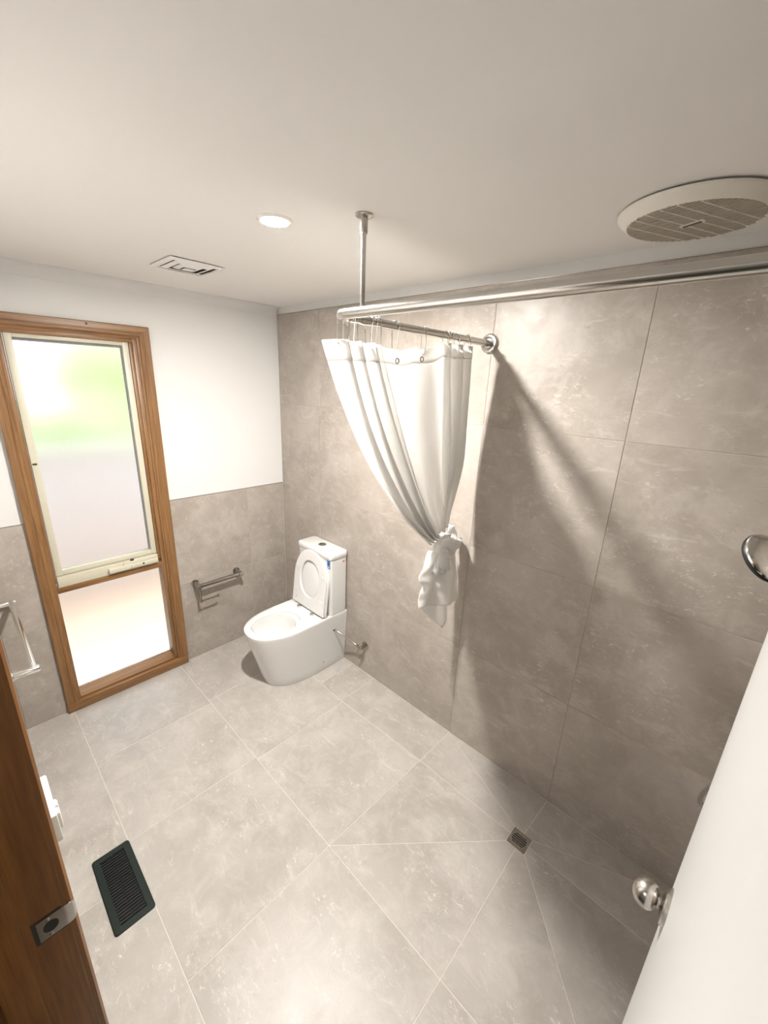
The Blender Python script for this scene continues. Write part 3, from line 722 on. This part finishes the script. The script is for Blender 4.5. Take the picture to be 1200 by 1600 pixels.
# raised seat ring and lid
HY, HZ, TILT = -.197, .432, math.radians(7)
def seat_pt(a, l, t):
    """a across, l along the raised seat from the hinge, t thickness toward the front"""
    y = HY + l * math.sin(TILT) - t * math.cos(TILT); z = HZ + l * math.cos(TILT) + t * math.sin(TILT)
    return (TX + .008 + a, y, z)
def seat_outline(hw, l0, l1, n=72):
    """same point order as egg(): starts at the hinge edge centre"""
    o = d_outline(hw, -(l1), -l0, n=n, pw=2.2); return [(x, -y) for x, y in o]
def seat_ring(out, inn, t0, t1, edge):
    o0 = seat_outline(*out); o1 = seat_outline(out[0] - edge, out[1] + edge, out[2] - edge)
    i0 = [(x, -y) for x, y in egg(inn[0], -inn[1], -inn[2], pw=2.15)]; i1 = [(x, -y) for x, y in egg(inn[0] + edge, -inn[1] + edge, -inn[2] - edge, pw=2.15)]
    R = []
    for o, t in ((o1, t0), (o0, t0 + edge), (o0, t1 - edge), (o1, t1), (i1, t1), (i0, t1 - edge), (i0, t0 + edge), (i1, t0)): R.append([seat_pt(a, l, t) for a, l in o])
    return MB().rings(R, True, False, False, True)
seat = obj('seat', seat_ring((.177, .0, .425), (.104, .085, .352), .004, .020, .004), 'plastic', to, angle=40)
lo = seat_outline(.181, .0, .432); li = seat_outline(.176, .005, .427)
lid = obj('seat_lid', MB().rings([[seat_pt(a, l, -.016) for a, l in li], [seat_pt(a, l, -.011) for a, l in lo], [seat_pt(a, l, .000) for a, l in lo], [seat_pt(a, l, .003) for a, l in li]]), 'plastic', to, angle=40)
for a, l in ((-.142, .10), (.142, .10), (-.139, .275), (.139, .275)):
    c = [(a - .011, l - .006), (a + .011, l - .006), (a + .011, l + .006), (a - .011, l + .006)]
    obj('bumper', MB().rings([[seat_pt(x, y, .0195) for x, y in c], [seat_pt(x * .985 + a * .015, y, .0235) for x, y in c]]), 'plastic', seat, smooth=False)
obj('hinge_screw', MB().lathe([(.0001, 0), (.004, 0), (.004, .001), (.0001, .001)], seat_pt(-.132, .045, .0195), (0, -1, .1), 12), 'dark', seat)
for a in (-.072, .082):
    obj('hinge', MB().lathe([(.0001, 0), (.0145, 0), (.0145, .006), (.0105, .009), (.0095, .016), (.0001, .018)], (TX + a, HY - .030, RZm), (0, 0, 1), 20), 'nickel', to)

# ================================================================= STOP VALVE AND HOSE
va = thing('stop_valve', 'chrome water stop valve on the tiled wall beside the toilet', 'valve', (.972, 0, .222))
vx, vz = .968, .218
obj('wall_plate', MB().lathe([(.0001, 0), (.030, 0), (.030, .004), (.020, .010), (.012, .011), (.0001, .011)], (vx, 0, vz), (0, -1, 0), 28), 'chrome_dark_reflect', va)
obj('valve_body', MB().lathe([(.010, .006), (.010, .030), (.013, .034), (.013, .052), (.010, .056), (.0001, .056)], (vx, 0, vz), (0, -1, 0), 20), 'chrome_dark_reflect', va)
obj('outlet', MB().tube([(vx, -.043, vz), (vx - .034, -.046, vz + .002)], .0085, 14), 'chrome_dark_reflect', va)
obj('lever_handle', MB().tube([(vx + .012, -.060, vz + .022), (vx, -.061, vz), (vx - .022, -.062, vz - .034)], .0062, 12), 'chrome_dark_reflect', va)
obj('handle_hub', MB().lathe([(.009, .050), (.009, .066), (.0001, .067)], (vx, 0, vz), (0, -1, 0), 18), 'chrome_dark_reflect', va)
h0 = (vx - .028, -.046, vz + .002); h3 = (TX + .1885, -.112, .300)
hp_ = []
for k in range(21):
    t = k / 20
    b_ = [h0, (vx - .085, -.052, vz + .016), (TX + .25, -.105, .300), h3]
    hp_.append(tuple((1 - t) ** 3 * b_[0][i] + 3 * t * (1 - t) ** 2 * b_[1][i] + 3 * t * t * (1 - t) * b_[2][i] + t ** 3 * b_[3][i] for i in range(3)))
obj('supply_hose', MB().tube(hp_, .0064, 12), 'nickel', va, label='braided flexible supply hose')
obj('hose_nut', MB().lathe([(.0095, 0), (.0095, .014)], (vx - .040, -.047, vz + .004), (1, 0, 0), 6), 'chrome_dark_reflect', va)

# ================================================================= TOILET ROLL RAIL on the window wall
rl = thing('toilet_roll_holder', 'steel grab rail with toilet roll arm on the window wall beside the toilet', 'roll holder', (0, -.58, .586))
PX = .070; ya, yb, zr_ = -.737, -.432, .584
for y in (ya, yb):
    pf = obj('post', MB().lathe([(.0001, 0), (.025, 0), (.025, .006), (.0175, .008), (.0175, PX + .017), (.0155, PX + .019), (.0001, PX + .019)], (0, y, zr_), (1, 0, 0), 26), 'chrome_dark_reflect', rl)
obj('grab_bar', MB().tube([(PX, ya, zr_), (PX, yb, zr_)], .0145, 20), 'chrome_dark_reflect', rl)
ar = MB().tube([(PX + .006, ya, zr_), (PX + .006, ya, zr_ - .112), (PX + .006, ya + .004, zr_ - .120)], .0075, 14)
obj('drop_arm', ar, 'chrome_dark_reflect', rl)
obj('roll_bar', MB().tube([(PX + .006, ya, zr_ - .112), (PX + .006, ya + .122, zr_ - .112)], .0055, 14), 'chrome_dark_reflect', rl)
obj('end_stop', MB().lathe([(.0001, -.004), (.0105, -.004), (.0115, 0), (.0105, .005), (.0001, .005)], (PX + .006, ya + .124, zr_ - .112), (0, 1, 0), 20), 'chrome_dark_reflect', rl)

# ================================================================= TOWEL RAIL on the doorway wall
tr = thing('towel_rail', 'chrome towel rail on the doorway wall left of the window', 'towel rail', (.4, YD, .80))
tz, xa, xb_ = .800, .020, .735
for x in (xa, xb_):
    obj('post', MB().lathe([(.0001, 0), (.020, 0), (.020, .006), (.0140, .008), (.0140, .088), (.0130, .090), (.0001, .090)], (x, YD, tz), (0, 1, 0), 24), 'chrome', tr)
obj('rail', MB().tube([(xa, YD + .070, tz + .002), (xb_, YD + .070, tz + .002)], .0125, 20), 'chrome', tr)

# ================================================================= LIGHT SWITCH on the doorway wall
sw_ = thing('light_switch', 'white wall switch plate on the doorway wall beside the timber jamb', 'switch', (1.755, YD, 1.06))
box('plate', (1.690, YD, 1.028), (1.818, YD + .0195, 1.100), 'white_plate', sw_, b=.003)
for k in range(2): box('rocker', (1.770 + k * .024, YD + .014, 1.052), (1.789 + k * .024, YD + .0255, 1.098), 'white_plate', sw_, b=.0045)

# ================================================================= FLOOR REGISTER
vx0, vx1, vy0, vy1 = 1.048, 1.392, -1.660, -1.521
rg = thing('floor_register', 'dark green rectangular floor heating vent with narrow louvres', 'vent', ((vx0 + vx1) / 2, (vy0 + vy1) / 2, 0))
fw_ = .026
rs = []
for ins, z in ((0, .0005), (.0005, .004), (.004, .006), (fw_ - .002, .007), (fw_, .0055), (fw_, .0008)):
    x_ins = ins
    rs.append([(x, y, z) for x, y in rrect(vx0 + x_ins, vx1 - x_ins, vy0 + ins, vy1 - ins, max(.012 - ins, .001), 4)])
obj('frame', MB().rings(rs, True, False, False), 'vent_green', rg, angle=25)
box('recess', (vx0 + fw_ - .004, vy0 + fw_ - .004, .0004), (vx1 - fw_ + .004, vy1 - fw_ + .004, .0010), 'black', rg, smooth=False)
nsl = 24; sm_ = None
for k in range(nsl):
    x = vx0 + fw_ + (k + .5) * (vx1 - vx0 - 2 * fw_) / nsl
    if sm_ is None:
        mb = MB(); mb.prism([(-.0026, .001), (.0006, .001), (.0030, .0056), (.0006, .0060)], vy0 + fw_, vy1 - fw_, lambda a, b, c: (a, c, b)); s_ = obj('slat', mb, 'vent_dark', None, smooth=False); sm_ = s_.data
    else: s_ = bpy.data.objects.new('slat', sm_); COL.objects.link(s_)
    s_.parent = rg; s_.location = (x - rg.location.x, -rg.location.y, 0)
box('centre_bar', (vx0 + fw_, (vy0 + vy1) / 2 - .002, .001), (vx1 - fw_, (vy0 + vy1) / 2 + .002, .0045), 'vent_green', rg, smooth=False)

# ================================================================= FLOOR WASTE
dn = thing('floor_drain', 'square nickel shower drain with round slotted grate', 'drain', ((dx0 + dx1) / 2, (dy0 + dy1) / 2, 0))
dcx, dcy = (dx0 + dx1) / 2, (dy0 + dy1) / 2; hs = (dx1 - dx0) / 2 - .0015
N_ = 48
sq = []
for k in range(N_):
    a = 2 * PI * k / N_; c_, s_ = math.cos(a), math.sin(a); d = max(abs(c_), abs(s_)); sq.append((dcx + hs * c_ / d, dcy + hs * s_ / d))
ci1 = [(dcx + .0385 * math.cos(2 * PI * k / N_), dcy + .0385 * math.sin(2 * PI * k / N_)) for k in range(N_)]
obj('surround', MB().rings([[(x, y, -.0015) for x, y in sq], [(x, y, .0006) for x, y in sq], [(x, y, .0004) for x, y in ci1], [(x, y, -.0010) for x, y in ci1]], True, False, False), 'nickel', dn, angle=20)
obj('sump', MB().lathe([(.0001, -.0010), (.0375, -.0010), (.0375, -.0005), (.0001, -.0005)], (dcx, dcy, 0), (0, 0, 1), 32), 'black', dn)
obj('grate_ring', MB().lathe([(.0380, -.0006), (.0380, .0012), (.0350, .0018), (.0325, .0012), (.0325, -.0006)], (dcx, dcy, 0), (0, 0, 1), 40), 'steel', dn)
for k in range(6):
    a = -.0325 + .065 * (k + .5) / 6 + .0; hl = math.sqrt(.0330 ** 2 - a * a); w2 = .0042 if k in (0, 5) else .0021
    box('grate_bar', (dcx - hl, dcy + a - w2, -.0004), (dcx + hl, dcy + a + w2, .0013), 'steel', dn, smooth=False)

# ================================================================= HAND SHOWER on its rail
hs_ = thing('hand_shower', 'chrome round hand shower head beyond the open white door', 'shower', (XE, -.60, 1.6))
hc = Vector((2.752, -.560, 1.648)); nrm = Vector((.62, -.42, .66)).normalized()
obj('head', MB().lathe([(.0001, -.012), (.044, -.012), (.053, -.010), (.0545, -.003), (.053, .003), (.046, .008), (.030, .013), (.012, .0155), (.0001, .016)], hc, nrm, 44), 'chrome', hs_)
obj('spray_face', MB().lathe([(.0001, -.0135), (.046, -.0135), (.0535, -.0105), (.0552, -.004), (.0540, -.001), (.050, -.011), (.0001, -.0118)], hc, nrm, 44), 'black', hs_)
hd = Vector((.84, .30, -.45)).normalized(); hd = (hd - nrm * hd.dot(nrm) * .6).normalized()
pts = [hc + hd * .035 + nrm * .008, hc + hd * .075 + nrm * .012, hc + hd * .13 + nrm * .010, hc + hd * .20, hc + hd * .245 - nrm * .004]
obj('handle', MB().tube([tuple(q) for q in pts], [.012, .0135, .0130, .0125, .0115], 18), 'chrome', hs_)
end = pts[-1]
rx_, ry_ = XE - .055, -.52
obj('slide_rail', MB().tube([(rx_, ry_, 1.05), (rx_, ry_, 1.86)], .0105, 18), 'chrome', hs_)
for z in (1.07, 1.84): obj('rail_bracket', MB().lathe([(.0001, 0), (.022, 0), (.022, .006), (.011, .010), (.011, .062), (.0001, .064)], (XE, ry_, z), (-1, 0, 0), 22), 'chrome', hs_)
obj('slider', MB().tube([(rx_, ry_, 1.50), (rx_, ry_, 1.57)], .018, 20), 'plastic', hs_)
ctrl = [end, Vector((end.x - .01, end.y + .06, 1.25)), Vector((2.850, -.24, .85)), Vector((2.808, -.165, .670)), Vector((2.821, -.14, .600)), Vector((2.90, -.11, .68)), Vector((2.975, -.11, .88)), Vector((XE - .030, -.11, .985))]
hsp = []
cp = [ctrl[0] * 2 - ctrl[1]] + ctrl + [ctrl[-1] * 2 - ctrl[-2]]
for k in range(1, len(cp) - 2):
    for i in range(8):
        t = i / 8; p0, p1, p2, p3 = cp[k - 1:k + 3]
        hsp.append(tuple(.5 * (2 * p1 + (p2 - p0) * t + (2 * p0 - 5 * p1 + 4 * p2 - p3) * t * t + (3 * p1 - p0 - 3 * p2 + p3) * t ** 3)))
hsp.append(tuple(ctrl[-1]))
obj('wall_elbow', MB().lathe([(.0001, 0), (.028, 0), (.028, .005), (.012, .009), (.012, .040), (.0001, .042)], (XE, -.11, .995), (-1, 0, 0), 24), 'chrome', hs_)
obj('shower_hose', MB().tube(hsp, .0075, 12), 'chrome', hs_, label='metal shower hose')
mx = thing('shower_mixer', 'chrome shower mixer tap on the tiled end wall of the shower', 'tap', (XE, -.95, 1.05))
obj('mixer_plate', MB().lathe([(.0001, 0), (.055, 0), (.055, .005), (.040, .009), (.0001, .010)], (XE, -.95, 1.05), (-1, 0, 0), 36), 'chrome', mx)
obj('mixer_body', MB().lathe([(.026, .008), (.026, .045), (.022, .050), (.0001, .050)], (XE, -.95, 1.05), (-1, 0, 0), 30), 'chrome', mx)
obj('mixer_lever', MB().tube([(XE - .045, -.95, 1.05), (XE - .062, -.95, 1.01), (XE - .070, -.95, .96)], [.009, .008, .007], 14), 'chrome', mx)
